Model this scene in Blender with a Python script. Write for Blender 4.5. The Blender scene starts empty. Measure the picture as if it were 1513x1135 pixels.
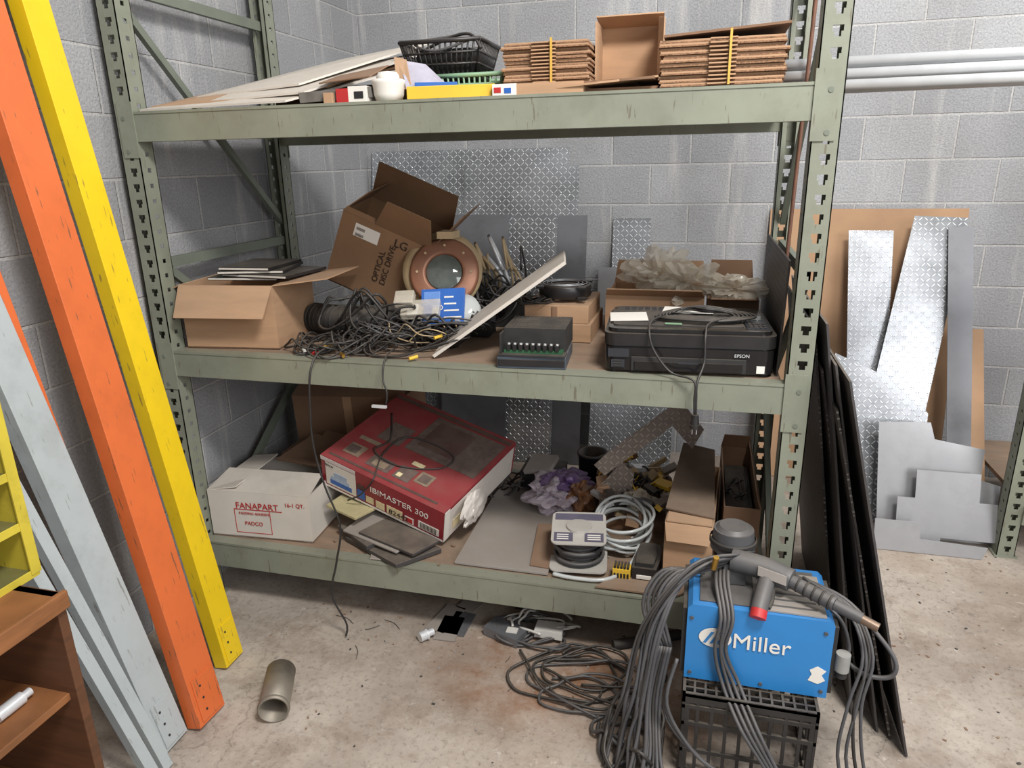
import bpy, bmesh, math, random
from mathutils import Vector as V, Matrix, noise
random.seed(7)
C=bpy.context
# ---------------------------------------------------------------- materials
def lin(h):
    if isinstance(h,str):
        h=h.lstrip('#'); r=[int(h[i:i+2],16)/255 for i in (0,2,4)]
        return tuple((x/12.92 if x<=.04045 else ((x+.055)/1.055)**2.4) for x in r)+(1,)
    return tuple(h)+(1,)
class NT:
    def __init__(s,name):
        s.m=bpy.data.materials.new(name); s.m.use_nodes=True; s.t=s.m.node_tree
        s.b=s.t.nodes['Principled BSDF']
    def n(s,ty,**k):
        nd=s.t.nodes.new(ty)
        for a,b in k.items(): setattr(nd,a,b)
        return nd
    def l(s,a,b): s.t.links.new(a,b)
    def math(s,op,a,b=None,c=None):
        nd=s.t.nodes.new('ShaderNodeMath'); nd.operation=op
        for i,x in enumerate((a,b,c)):
            if x is None: continue
            if hasattr(x,'links'): s.l(x,nd.inputs[i])
            else: nd.inputs[i].default_value=x
        return nd.outputs[0]
    def mix(s,f,a,b,bt='MIX'):
        nd=s.t.nodes.new('ShaderNodeMix'); nd.data_type='RGBA'; nd.blend_type=bt
        for i,x in ((0,f),(6,a),(7,b)):
            if hasattr(x,'links'): s.l(x,nd.inputs[i])
            else: nd.inputs[i].default_value=x
        return nd.outputs[2]
    def noise(s,co,scale,detail=4,rough=.6):
        nd=s.n('ShaderNodeTexNoise'); nd.inputs['Scale'].default_value=scale; nd.inputs['Detail'].default_value=detail; nd.inputs['Roughness'].default_value=rough
        s.l(co,nd.inputs['Vector']); return nd.outputs['Fac']
    def rng(s,x,a,b,c=0,d=1):
        nd=s.n('ShaderNodeMapRange'); s.l(x,nd.inputs[0])
        for i,y in enumerate((a,b,c,d)): nd.inputs[i+1].default_value=y
        return nd.outputs[0]
    def bump(s,h,st=.3,dist=.005):
        nd=s.n('ShaderNodeBump'); nd.inputs['Strength'].default_value=st; nd.inputs['Distance'].default_value=dist
        s.l(h,nd.inputs['Height']); s.l(nd.outputs[0],s.b.inputs['Normal'])
def sc(c,k): return tuple(min(1,x*k) for x in c[:3])+(1,)
MC={}
def mat(name,c,rough=.6,metal=0,var=.18,scale=9,dust=0,bump=0,bscale=60,dirt=0,dirtc='#3a2a1c',alpha=1,trans=0,stretch=None,scr=0):
    if name in MC: return MC[name]
    c=lin(c); s=NT(name)
    tc=s.n('ShaderNodeTexCoord').outputs['Object']
    co=tc
    if stretch:
        mp=s.n('ShaderNodeMapping'); mp.inputs['Scale'].default_value=stretch; s.l(tc,mp.inputs[0]); co=mp.outputs[0]
    f=s.rng(s.noise(co,scale),.3,.7)
    col=s.mix(f,sc(c,1-var),sc(c,1+var))
    if dirt:
        g=s.rng(s.noise(tc,3.5,6,.7),.5,.72,0,dirt)
        col=s.mix(g,col,lin(dirtc))
    if scr:
        mp=s.n('ShaderNodeMapping'); mp.inputs['Scale'].default_value=(40,40,5); mp.inputs['Rotation'].default_value=(.3,.2,0); s.l(tc,mp.inputs[0])
        g=s.rng(s.noise(mp.outputs[0],2.5,3,.5),.66,.70,0,scr); col=s.mix(g,col,lin('#5a4c3c'))
    if dust:
        ge=s.n('ShaderNodeNewGeometry'); sp=s.n('ShaderNodeSeparateXYZ'); s.l(ge.outputs['Normal'],sp.inputs[0])
        up=s.math('MAXIMUM',sp.outputs[2],0.12)
        nz=s.rng(s.noise(tc,14,5),.3,.75,.35,1)
        g=s.math('MULTIPLY',s.math('MULTIPLY',up,nz),dust)
        col=s.mix(g,col,lin('#8d8172'))
    s.l(col,s.b.inputs['Base Color'])
    s.b.inputs['Roughness'].default_value=rough; s.b.inputs['Metallic'].default_value=metal
    if alpha<1: s.b.inputs['Alpha'].default_value=alpha
    if trans: s.b.inputs['Transmission Weight'].default_value=trans
    if bump: s.bump(s.noise(co,bscale),bump,.004)
    MC[name]=s.m; return s.m
def diamond_mat(name,c1,c2,rough,metal,s_=.024):
    s=NT(name); tc=s.n('ShaderNodeTexCoord').outputs['Object']
    sp=s.n('ShaderNodeSeparateXYZ'); s.l(tc,sp.inputs[0])
    x=s.math('DIVIDE',sp.outputs[0],s_); y=s.math('DIVIDE',sp.outputs[1],s_)
    cx=s.math('FLOOR',x); cy=s.math('FLOOR',y)
    fx=s.math('SUBTRACT',s.math('FRACT',x),.5); fy=s.math('SUBTRACT',s.math('FRACT',y),.5)
    par=s.math('ABSOLUTE',s.math('MODULO',s.math('ADD',cx,cy),2.0))
    a=s.math('MULTIPLY',s.math('ADD',fx,fy),.7071); b=s.math('MULTIPLY',s.math('SUBTRACT',fx,fy),.7071)
    ip=s.math('SUBTRACT',1.0,par)
    u=s.math('ADD',s.math('MULTIPLY',a,par),s.math('MULTIPLY',b,ip))
    v=s.math('ADD',s.math('MULTIPLY',b,par),s.math('MULTIPLY',a,ip))
    u2=s.math('POWER',s.math('ABSOLUTE',s.math('DIVIDE',u,.5)),2.0); v2=s.math('POWER',s.math('ABSOLUTE',s.math('DIVIDE',v,.12)),2.0)
    d=s.math('ADD',u2,v2)
    h=s.rng(d,.5,1.2,1,0)
    n1=s.rng(s.noise(tc,2.2,6,.65),.35,.65)
    base=s.mix(n1,sc(lin(c1),.55),sc(lin(c1),1.35))
    col=s.mix(h,base,lin(c2)); s.l(col,s.b.inputs['Base Color'])
    s.b.inputs['Roughness'].default_value=rough; s.b.inputs['Metallic'].default_value=metal
    s.bump(h,.8,.002); return s.m
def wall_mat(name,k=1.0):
    s=NT(name); tc=s.n('ShaderNodeTexCoord').outputs['Object']
    br=s.n('ShaderNodeTexBrick'); s.l(tc,br.inputs['Vector'])
    for a,b in (('Scale',1),('Mortar Size',.006),('Mortar Smooth',.4),('Brick Width',.404),('Row Height',.202),('Bias',0)): br.inputs[a].default_value=b
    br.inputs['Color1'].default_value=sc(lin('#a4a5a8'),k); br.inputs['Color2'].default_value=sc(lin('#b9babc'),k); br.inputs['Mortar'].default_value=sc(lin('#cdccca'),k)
    n1=s.noise(tc,110,3,.75); n2=s.noise(tc,1.6,5,.6)
    col=s.mix(s.rng(n1,.38,.66,0,.45),br.outputs['Color'],lin('#6a6a6e'))
    col=s.mix(s.rng(n2,.42,.75,0,.35),col,lin('#7b7773'))
    mp=s.n('ShaderNodeMapping'); mp.inputs['Scale'].default_value=(5,.5,1); s.l(tc,mp.inputs[0])
    st=s.rng(s.noise(mp.outputs[0],1.2,5,.7),.54,.78,0,.7)
    col=s.mix(st,col,lin('#dad7d2'))
    s.l(col,s.b.inputs['Base Color']); s.b.inputs['Roughness'].default_value=.92
    hh=s.math('ADD',s.math('MULTIPLY',br.outputs['Fac'],-1.0),s.math('MULTIPLY',n1,1.0))
    s.bump(hh,.8,.006); return s.m
def floor_mat():
    s=NT('concrete_floor'); tc=s.n('ShaderNodeTexCoord').outputs['Object']
    n1=s.noise(tc,1.4,9,.68); n2=s.noise(tc,4.5,9,.72); n3=s.noise(tc,55,5,.75); n4=s.noise(tc,.9,7,.6)
    col=s.mix(s.rng(n1,.34,.64),lin('#8b7f74'),lin('#bdb2a6'))
    col=s.mix(s.rng(n2,.50,.70,0,.75),col,lin('#7a6858'))
    col=s.mix(s.rng(n4,.52,.66,0,.5),col,lin('#8f7a64'))
    col=s.mix(s.rng(n3,.52,.72,0,.65),col,lin('#5f564c'))
    n5=s.noise(tc,16,6,.8); col=s.mix(s.rng(n5,.60,.68,0,.6),col,lin('#cfc8be'))
    sp=s.n('ShaderNodeSeparateXYZ'); s.l(tc,sp.inputs[0])
    dx=s.math('DIVIDE',s.math('SUBTRACT',sp.outputs[0],1.62),.60); dy=s.math('DIVIDE',s.math('SUBTRACT',sp.outputs[1],4.33),.26)
    dd=s.math('ADD',s.math('MULTIPLY',dx,dx),s.math('MULTIPLY',dy,dy))
    rf=s.math('MULTIPLY',s.rng(dd,.1,1.2,1,0),s.rng(n2,.36,.60,.15,.85)); col=s.mix(rf,col,lin('#80532f'))
    vo=s.n('ShaderNodeTexVoronoi'); vo.feature='DISTANCE_TO_EDGE'; vo.inputs['Scale'].default_value=.7
    wv=s.n('ShaderNodeVectorMath'); wv.operation='ADD'; s.l(tc,wv.inputs[0])
    nn=s.n('ShaderNodeTexNoise'); nn.inputs['Scale'].default_value=3; nn.inputs['Detail'].default_value=6; s.l(tc,nn.inputs['Vector']); s.l(nn.outputs['Color'],wv.inputs[1]); s.l(wv.outputs[0],vo.inputs['Vector'])
    col=s.mix(s.rng(vo.outputs[0],0,.004,.4,0),col,lin('#4a4138'))
    s.l(col,s.b.inputs['Base Color']); s.b.inputs['Roughness'].default_value=.7
    s.bump(s.math('ADD',n3,n2),.4,.004); return s.m
# ---------------------------------------------------------------- mesh accumulator
class G:
    def __init__(s,M=None): s.v=[];s.f=[];s.fm=[];s.fs=[];s.mats=[];s.M=M or Matrix()
    def mi(s,m):
        if m not in s.mats: s.mats.append(m)
        return s.mats.index(m)
    def add(s,vs,fs,m,sm=False,M=None):
        o=len(s.v); T=s.M@(M or Matrix()); s.v+= [T@V(x) for x in vs]; k=s.mi(m)
        for f in fs: s.f.append([o+i for i in f]); s.fm.append(k); s.fs.append(sm)
        return s
    def box(s,x0,x1,y0,y1,z0,z1,m,M=None):
        vs=[(x,y,z) for z in (z0,z1) for y in (y0,y1) for x in (x0,x1)]
        return s.add(vs,[(0,2,3,1),(4,5,7,6),(0,1,5,4),(2,6,7,3),(0,4,6,2),(1,3,7,5)],m,False,M)
    def hexa(s,b,t,m):
        return s.add(list(b)+list(t),[(3,2,1,0),(4,5,6,7),(0,1,5,4),(1,2,6,5),(2,3,7,6),(3,0,4,7)],m)
    def slab(s,q,th,m):
        q=[V(p) for p in q]; n=(q[1]-q[0]).cross(q[-1]-q[0]).normalized()*th/2
        k=len(q); vs=[p-n for p in q]+[p+n for p in q]
        fs=[list(range(k))[::-1],list(range(k,2*k))]+[(i,(i+1)%k,k+(i+1)%k,k+i) for i in range(k)]
        return s.add(vs,fs,m)
    def prism(s,poly,z0,z1,m,M=None,sm=False):
        k=len(poly); vs=[(x,y,z0) for x,y in poly]+[(x,y,z1) for x,y in poly]
        s.add(vs,[list(range(k))[::-1],list(range(k,2*k))],m,False,M)
        return s.add(vs,[(i,(i+1)%k,k+(i+1)%k,k+i) for i in range(k)],m,sm,M)
    def rev(s,prof,p0,ax,m,n=24,M=None,sm=True,closed=False):
        ax=V(ax).normalized(); a=ax.orthogonal().normalized(); b=ax.cross(a); p0=V(p0)
        vs=[]; k=len(prof)
        for i in range(n):
            t=2*math.pi*i/n; d=a*math.cos(t)+b*math.sin(t)
            vs+= [p0+ax*h+d*r for r,h in prof]
        fs=[]
        kk=k if closed else k-1
        for i in range(n):
            j=(i+1)%n
            for q in range(kk): q2=(q+1)%k; fs.append((i*k+q,j*k+q,j*k+q2,i*k+q2))
        return s.add(vs,fs,m,sm,M)
    def cyl(s,p0,p1,r,m,r1=None,n=16,M=None):
        p0=V(p0);p1=V(p1);L=(p1-p0).length; r1=r if r1 is None else r1
        s.rev([(r,0),(r1,L)],p0,p1-p0,m,n,M,True)
        s.rev([(0.0001,0),(r,0)],p0,p1-p0,m,n,M,False); return s.rev([(r1,L),(0.0001,L)],p0,p1-p0,m,n,M,False)
    def pipe(s,p0,p1,ro,ri,m,n=24):
        p0=V(p0);p1=V(p1);L=(p1-p0).length
        return s.rev([(ro,0),(ro,L),(ri,L),(ri,0)],p0,p1-p0,m,n,None,True,True)
    def tube(s,pts,r,m,n=6,sub=5,closed=False):
        pts=[V(p) for p in pts]; P=[]
        k=len(pts)
        for i in range(k if closed else k-1):
            g=(lambda j: pts[j%k]) if closed else (lambda j: pts[max(0,min(k-1,j))])
            a,b,c,d=g(i-1),g(i),g(i+1),g(i+2)
            for q in range(sub):
                t=q/sub; P.append(.5*((2*b)+(c-a)*t+(2*a-5*b+4*c-d)*t*t+(3*b-a-3*c+d)*t**3))
        if not closed: P.append(pts[-1])
        vs=[];fs=[];K=len(P); prev=None
        for i in range(K):
            t=(P[(i+1)%K]-P[i-1]) if closed else (P[min(K-1,i+1)]-P[max(0,i-1)])
            if t.length<1e-7: t=V((0,0,1))
            t.normalize()
            u=t.orthogonal().normalized() if prev is None else (prev-t*prev.dot(t))
            if u.length<1e-5: u=t.orthogonal()
            u.normalize(); prev=u; w=t.cross(u)
            vs+=[P[i]+(u*math.cos(2*math.pi*j/n)+w*math.sin(2*math.pi*j/n))*r for j in range(n)]
        for i in range(K if closed else K-1):
            for j in range(n):
                j2=(j+1)%n; i2=(i+1)%K; fs.append((i*n+j,i*n+j2,i2*n+j2,i2*n+j))
        if not closed: fs.append(list(range(n))[::-1]); fs.append([(K-1)*n+j for j in range(n)])
        return s.add(vs,fs,m,True)
    def blob(s,c,r,m,amp=.3,fr=3,sub=3,seed=0,flat=None,sm=False):
        bm=bmesh.new(); bmesh.ops.create_icosphere(bm,subdivisions=sub,radius=1)
        vs=[]
        for v in bm.verts:
            q=v.co*fr+V((seed*7.1,seed*3.3,1))
            n=noise.noise(q)+.5*(1-2*abs(noise.noise(q*2.3)))-.4
            k=1+amp*n; p=V((v.co.x*r[0]*k,v.co.y*r[1]*k,v.co.z*r[2]*k))+V(c)
            if flat is not None: p.z=max(p.z,flat)
            vs.append(p)
        fs=[[v.index for v in f.verts] for f in bm.faces]; bm.free()
        return s.add(vs,fs,m,sm)
    def obj(s,name,bevel=0,parent=None,loc=None,seg=2):
        me=bpy.data.meshes.new(name)
        T=Matrix()
        if loc is not None: T=loc
        Ti=T.inverted(); me.from_pydata([tuple(Ti@p) for p in s.v],[],s.f)
        for m in s.mats: me.materials.append(m)
        for p,k,q in zip(me.polygons,s.fm,s.fs): p.material_index=k; p.use_smooth=q
        me.validate(); me.update()
        o=bpy.data.objects.new(name,me); C.collection.objects.link(o); o.matrix_world=T
        if bevel:
            b=o.modifiers.new('bevel','BEVEL'); b.width=bevel; b.segments=seg; b.limit_method='ANGLE'; b.angle_limit=.7
        if parent: o.parent=parent; o.matrix_parent_inverse=parent.matrix_world.inverted()
        return o
def frame(o,ex,ey):
    ex=V(ex).normalized(); ey=V(ey); ey=(ey-ex*ey.dot(ex)).normalized(); ez=ex.cross(ey)
    M=Matrix((ex,ey,ez)).transposed().to_4x4(); M.translation=V(o); return M
def text(parent,name,body,size,o,ex,ey,m,ext=.0004,align='LEFT'):
    c=bpy.data.curves.new(name,'FONT'); c.body=body; c.size=size; c.extrude=ext; c.align_x=align; c.materials.append(m)
    ob=bpy.data.objects.new(name,c); C.collection.objects.link(ob); ob.matrix_world=frame(o,ex,ey)
    ob.parent=parent; ob.matrix_parent_inverse=parent.matrix_world.inverted(); return ob
def sheet(name,o,ex,ey,poly,th,m):
    M=frame(o,ex,ey); g=G(M); g.prism(poly,-th/2,th/2,m); return g.obj(name,loc=M)
def patch(g,M,x0,x1,y0,y1,m,h=.0012): g.box(x0,x1,y0,y1,0,h,m,M)
R_=random.uniform
# materials
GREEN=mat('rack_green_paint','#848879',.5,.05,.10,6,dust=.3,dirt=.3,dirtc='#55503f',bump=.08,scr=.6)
GREEND=mat('rack_green_dark','#70766a',.5,.05,.12,6)  # darker rack green for braces and bolt heads
CARD=mat('cardboard','#ae8b6c',.85,0,.10,5,dust=.4,bump=.1,stretch=(1,1,6))
CARDD=mat('cardboard_dark','#7f614a',.85,0,.12,5,dust=.35,bump=.1)
CARDE=mat('cardboard_edge','#8a684e',.9,0,.45,160,bump=.8,bscale=220)
WHITEC=mat('white_card','#cbc4ba',.7,0,.06,6,dust=.4)
BLACK=mat('black_plastic','#1a1a1d',.4,0,.2,20,dust=.4)
BLACKM=mat('black_matte','#222223',.75,0,.3,20,dust=.35)
RUB=mat('black_cable_rubber','#202022',.5,0,.2,20,dust=.35)
RUBG=mat('grey_cable_rubber','#434448',.5,0,.2,20,dust=.35)
WOODS=mat('shelf_board','#8a705b',.85,0,.2,4,dust=.5,dirt=.6,bump=.2,stretch=(1,6,1))
STEEL=mat('sheet_steel','#a6a6a8',.32,.5,.16,1.8,bump=.04,dirt=.22,dirtc='#6a645e')
STEELD=mat('sheet_steel_dark','#77787c',.45,.4,.15,2.5,dirt=.35)
GALV=mat('galvanized_steel','#d8dadc',.35,.35,.06,12)
WHITE=mat('white_plastic','#dddcd6',.45,0,.05,8,dust=.25)
DIA=diamond_mat('diamond_plate','#a2a5a9','#e0e2e4',.27,.6)
DIAD=diamond_mat('diamond_plate_dark','#4c4846','#7b7672',.5,.5,.022)
DIAB=diamond_mat('diamond_plate_rusty','#7c7068','#a89c90',.5,.3,.022)
YEL=mat('yellow_paint','#e4c11c',.42,0,.05,5,dirt=.12,scr=.6)
ORG=mat('orange_paint','#d26a38',.45,0,.07,5,dirt=.18,scr=.7)
ORGD=mat('rust_red_paint','#5b2a20',.6,0,.25,30,dirt=.4)
GRYB=mat('pale_grey_paint','#a9b0b1',.45,0,.06,5,dirt=.25,scr=.5)
RED=mat('carton_red','#8e2430',.45,0,.08,4,dust=.3)
REDD=mat('carton_dark_print','#472b2c',.5,0,.2,8,dust=.4)
BLUE=mat('machine_blue_paint','#2a7fc3',.35,.1,.06,5,dust=.15)
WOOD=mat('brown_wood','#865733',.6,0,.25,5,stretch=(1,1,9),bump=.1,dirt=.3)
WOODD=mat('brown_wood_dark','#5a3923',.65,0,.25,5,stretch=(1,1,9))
YELC=mat('yellow_carton','#dfb63a',.5,0,.06,5)
BLUEL=mat('blue_label','#2a5fae',.4,0,.1,5)
REDL=mat('red_ink','#b02a2a',.5,0,.05,5)
INK=mat('dark_ink','#2a1c14',.7,0,.1,5)
PALE=mat('pale_label','#e0dcd4',.6,0,.05,5)
COP=mat('copper_ring','#8d5f48',.45,.3,.2,9,dust=.35)
BEI=mat('beige_casing','#b39d7a',.6,0,.12,8,dust=.25)
CLR=mat('clear_bag','#e2dac9',.18,0,.10,18,alpha=.45,bump=.6,bscale=22)
TUBM=mat('clear_tubing','#cfd3d2',.2,0,.05,8,alpha=.75)
GREYB=mat('grey_board','#928c87',.7,0,.1,4,dust=.5)
DKP=mat('dark_plate','#3c3a3c',.5,.1,.15,6,dust=.7)
GREENB=mat('green_basket_plastic','#7f9f80',.5,0,.1,8)
COPPERW=mat('brass','#b08a3e',.35,.8,.1,8)
LENS=mat('dark_glass','#5b605c',.08,.1,.3,12)
CREAM=mat('cream_label','#d8c9a0',.6)
# ---------------------------------------------------------------- room
def plane_obj(name,M,w,h,m):
    me=bpy.data.meshes.new(name); me.from_pydata([(0,0,0),(w,0,0),(w,h,0),(0,h,0)],[],[(0,1,2,3)]); me.materials.append(m)
    o=bpy.data.objects.new(name,me); C.collection.objects.link(o); o.matrix_world=M; return o
XW=-1.90; YW=3.96
plane_obj('wall_back',frame((XW,YW,0),(1,0,0),(0,0,1)),7.5,4.2,wall_mat('block_wall'))
plane_obj('wall_left',frame((XW,-2.4,0),(0,1,0),(0,0,1)),2.4+YW,4.2,wall_mat('block_wall_left_shaded',.8))  # same blocks, colour darkened to paint in the shade on this wall
plane_obj('floor',frame((XW,-2.4,0),(1,0,0),(0,1,0)),7.5,2.4+YW,floor_mat())
# ---------------------------------------------------------------- rack
X0,X1=-1.862,.322; PW=.068
def upright(g,x0,y0,y1,ztop,front=True,m=GREEN):
    x1=x0+PW; yf=y0 if front else y1; s=1 if front else -1
    def face(xa,xb,z0,z1): g.box(xa,xb,min(yf,yf+s*.003),max(yf,yf+s*.003),z0,z1,m)
    face(x0,x0+.024,0,ztop); face(x0+.050,x1,0,ztop)
    z=0
    while z<ztop:
        face(x0+.024,x0+.050,z,min(ztop,z+.024)); z+=.05
        face(x0+.024,x0+.029,z-.026,z-.014); face(x0+.045,x0+.050,z-.026,z-.014)
    for xs in (x0,x1-.003):
        g.box(xs,xs+.003,y0,y0+.028,0,ztop,m); g.box(xs,xs+.003,y1-.026,y1,0,ztop,m)
        z=0
        while z<ztop: g.box(xs,xs+.003,y0+.028,y1-.026,z,min(ztop,z+.036),m); z+=.05
    yb=y1 if front else y0
    g.box(x0,x0+.018,min(yb,yb-s*.003),max(yb,yb-s*.003),0,ztop,m); g.box(x1-.018,x1,min(yb,yb-s*.003),max(yb,yb-s*.003),0,ztop,m)
    g.box(x0-.01,x1+.01,y0-.01,y1+.01,0,.006,m)
YF0,YF1=2.05,2.12; YB0,YB1=2.88,2.95
g=G()
for x in (X0,X1-PW):
    upright(g,x,YF0,YF1,3.0); upright(g,x,YB0,YB1,3.0,False)
    xm=x+PW/2
    def br(za,zb):
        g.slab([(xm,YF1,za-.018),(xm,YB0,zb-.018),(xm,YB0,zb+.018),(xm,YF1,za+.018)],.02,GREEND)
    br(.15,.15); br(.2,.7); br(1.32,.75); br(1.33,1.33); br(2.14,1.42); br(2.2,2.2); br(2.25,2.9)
xa,xb=X0+PW,X1-PW
def beam(zt,h,y0,y1,m=GREEN):
    fs=1 if y0<2.5 else -1
    g.box(xa,xb,y0,y1,zt-h,zt-.0,m)
    if fs>0: g.box(xa,xb,y0-.0025,y0,zt-.008,zt,m)
    for xx,dx in ((xa,-1),(xb,1)):
        a,b=(xx-.055,xx+.004) if dx<0 else (xx-.004,xx+.055)
        yy=(y0-.006,y0-.001) if fs>0 else (y1+.001,y1+.006)
        g.box(a,b,yy[0],yy[1],zt-h-.05,zt+.03,m)
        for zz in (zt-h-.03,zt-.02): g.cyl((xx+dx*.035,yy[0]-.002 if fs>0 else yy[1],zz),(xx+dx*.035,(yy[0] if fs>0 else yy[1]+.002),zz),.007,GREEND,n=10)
for zt,h in ((.275,.105),(1.03,.092),(1.824,.092)):
    beam(zt,h,2.052,2.095); beam(zt,h,2.905,2.948)
    g.box(xa+.01,xb-.01,2.096,2.904,zt-.016,zt-.001,WOODS)
rack=g.obj('pallet_rack')
# ---------------------------------------------------------------- leaning beams left
def longbeam(name,foot,mid,L,w,d,m,m2=None,strip=False):
    foot=V(foot); z=(V(mid)-foot).normalized()
    y=V((0,1,0)); y=(y-z*y.dot(z)).normalized(); x=y.cross(z)
    M=Matrix((x,y,z)).transposed().to_4x4(); M.translation=foot+V((0,0,.015)); g=G(M)
    h=w/2
    prof=[(-d,-h),(0,-h),(0,h*.98),(-d*.35,h*.98),(-d*.35,h*.8),(-d,h*.8)]
    g.prism(prof,0,L,m)
    for e in (0,L-.16):
        g.box(.0,.004,-h*.75,h*.75,e+.01,e+.15,m)
        for k in (.04,.08,.12):
            g.cyl((.004,-h*.3,e+k),(.0055,-h*.3,e+k),.004,m2 or BLACKM,n=8)
    if strip:
        zz=.02
        g.box(-d-.002,-d*.3,h*.98,h*1.20,0,L,ORGD)
        while zz<L: g.box(-d*.30,-d*.2,h*1.0,h*1.16,zz,zz+.02,BLACKM); zz+=.04
    return g.obj(name,bevel=.003,loc=M)
longbeam('yellow_rack_beam',(-1.485,1.75,0),(-1.80,1.768,2.1),2.5,.092,.05,YEL)
longbeam('orange_rack_beam',(-1.39,1.502,0),(-1.80,1.622,2.0),2.40,.116,.05,ORG,strip=True)
longbeam('orange_rack_beam',(-1.56,1.44,0),(-1.74,1.40,1.3),2.1,.10,.04,ORG)
longbeam('grey_rack_beam',(-1.43,1.385,0),(-1.79,1.36,1.6),1.95,.10,.05,GRYB)
for i,(f,t,L) in enumerate((((-1.375,1.25,0),(-1.76,1.14,1.42),1.6),((-1.385,1.30,0),(-1.76,1.21,1.42),1.65))):
    foot=V(f); z=(V(t)-foot).normalized(); y=V((0,1,0)); y=(y-z*y.dot(z)).normalized(); x=y.cross(z)
    M=Matrix((x,y,z)).transposed().to_4x4(); M.translation=foot+V((0,0,.015)); q=G(M)
    q.prism([(0,-.016),(0,.016),(-.003,.016),(-.003,-.013),(-.028,-.013),(-.028,-.016)],0,L,GRYB); q.obj('steel_angle_bar',loc=M)
# cubby + wooden shelf left
g=G()
xf,xr=-1.25,-1.62
g.box(xr,xf,.2,1.0,.79,.81,WOOD); g.box(xr,xf,.2,1.0,.02,.04,WOOD); g.box(xr,xf-.02,.21,.98,.55,.568,WOOD)
g.box(xr,xf-.02,.21,.98,.29,.308,WOOD)
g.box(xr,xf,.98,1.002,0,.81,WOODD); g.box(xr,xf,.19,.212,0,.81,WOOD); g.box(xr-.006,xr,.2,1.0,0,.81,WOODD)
g.box(xf,xf+.012,.2,1.004,.775,.815,WOOD)
g.obj('wooden_shelf_cabinet',bevel=.002)
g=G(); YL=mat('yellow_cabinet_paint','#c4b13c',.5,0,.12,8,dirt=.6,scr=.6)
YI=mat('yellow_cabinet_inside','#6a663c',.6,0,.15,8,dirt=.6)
xf,xr=-1.36,-1.66
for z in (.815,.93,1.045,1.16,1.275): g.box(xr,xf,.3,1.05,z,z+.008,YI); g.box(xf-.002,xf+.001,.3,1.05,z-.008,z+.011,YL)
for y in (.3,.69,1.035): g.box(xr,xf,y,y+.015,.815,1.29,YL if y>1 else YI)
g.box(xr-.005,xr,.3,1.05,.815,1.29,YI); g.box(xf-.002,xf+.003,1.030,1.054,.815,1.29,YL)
g.obj('yellow_bin_cabinet',bevel=.001)
g=G(); g.cyl((-1.34,.89,.584),(-1.34,.93,.584),.014,GALV,n=14); g.cyl((-1.34,.93,.584),(-1.34,.95,.584),.009,GALV,n=14); g.cyl((-1.34,.87,.584),(-1.34,.89,.584),.015,GALV,n=6); g.obj('conduit_fitting')
# ---------------------------------------------------------------- back wall sheets
def wsheet(name,x0,x1,h,yb,yt,m,th=.004,skew=0):
    return sheet(name,(0,yb,0.003),(1,0,skew),(0,(yt-yb),h),[(x0,0),(x1,0),(x1,math.hypot(h,yt-yb)),(x0,math.hypot(h,yt-yb))],th,m)
wsheet('diamond_plate_sheet',-1.86,-.71,1.71,3.70,3.945,DIA)
wsheet('diamond_plate_sheet',-1.3,-.655,1.62,3.68,3.92,DIA)
wsheet('steel_sheet',-1.45,-.60,1.36,3.66,3.87,STEELD)
wsheet('diamond_plate_sheet',-1.15,-.76,1.35,3.64,3.845,DIA)
wsheet('steel_sheet',-1.40,-1.02,1.37,3.60,3.80,STEELD)
wsheet('diamond_plate_sheet',-.47,-.27,1.34,3.76,3.945,DIA)
wsheet('steel_sheet',-.54,-.29,1.08,3.72,3.90,STEEL)
wsheet('diamond_plate_sheet',-.55,-.10,.60,3.64,3.80,DIA)
# right side sheets
wsheet('cardboard_sheet',.33,1.23,1.385,3.74,3.94,CARD,.008)
def rsheet(name,pts,m,th=.003):
    (yb,k),pp=pts
    e=V((0,k,1)).normalized(); s=math.hypot(1,k)
    return sheet(name,(0,yb,0.003),(1,0,0),e,[(x,z*s) for x,z in pp],th,m)
rsheet('diamond_plate_strip',((3.50,.26),[(.76,0),(.92,0),(.89,1.29),(.69,1.29)]),DIA)
rsheet('diamond_plate_strip',((3.42,.30),[(.74,0),(1.0,0),(1.20,1.35),(.97,1.36)]),DIA)
rsheet('steel_strip',((3.36,.33),[(1.17,0),(1.27,0),(1.215,1.31),(1.11,1.31)]),STEELD)
rsheet('cardboard_strip',((3.45,.3),[(1.24,0),(1.36,0),(1.30,.85),(1.22,.85)]),CARD)
rsheet('diamond_plate_offcut',((3.30,.3),[(.62,0),(1.02,0),(1.05,.5),(.95,.62),(.64,.75)]),DIA)
rsheet('steel_offcut',((3.19,.28),[(.84,0),(1.30,0),(1.32,.25),(1.24,.27),(1.25,.40),(1.05,.43),(1.03,.50),(.82,.49)]),STEEL)
rsheet('steel_offcut',((3.12,.28),[(.9,.0),(1.08,0),(1.08,.04),(1.30,.04),(1.31,.20),(1.22,.20),(1.22,.32),(.97,.32),(.97,.2),(.9,.2)]),STEEL)
rsheet('steel_offcut',((3.05,.25),[(.80,0),(1.22,0),(1.24,.05),(.98,.06),(.98,.13),(.80,.13)]),STEEL)
for i in range(6):
    xb_=.50+.03*i; xt=.335+.012*i; h=[1.16,1.2,1.05,1.1,.98,1.08][i]; y0=[2.1,1.98,2.05,1.92,1.9,1.84][i]; y1=[2.95,2.95,2.9,2.95,2.8,2.85][i]
    L=math.hypot(h,xb_-xt)
    sheet('diamond_plate_dark_sheet',(xb_,0,.004),(0,1,0),(xt-xb_,0,h),[(y0,0),(y1,0),(y1,L),(y0+.09,L)],.006,DIAD if i%2==0 else DKP)
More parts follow.
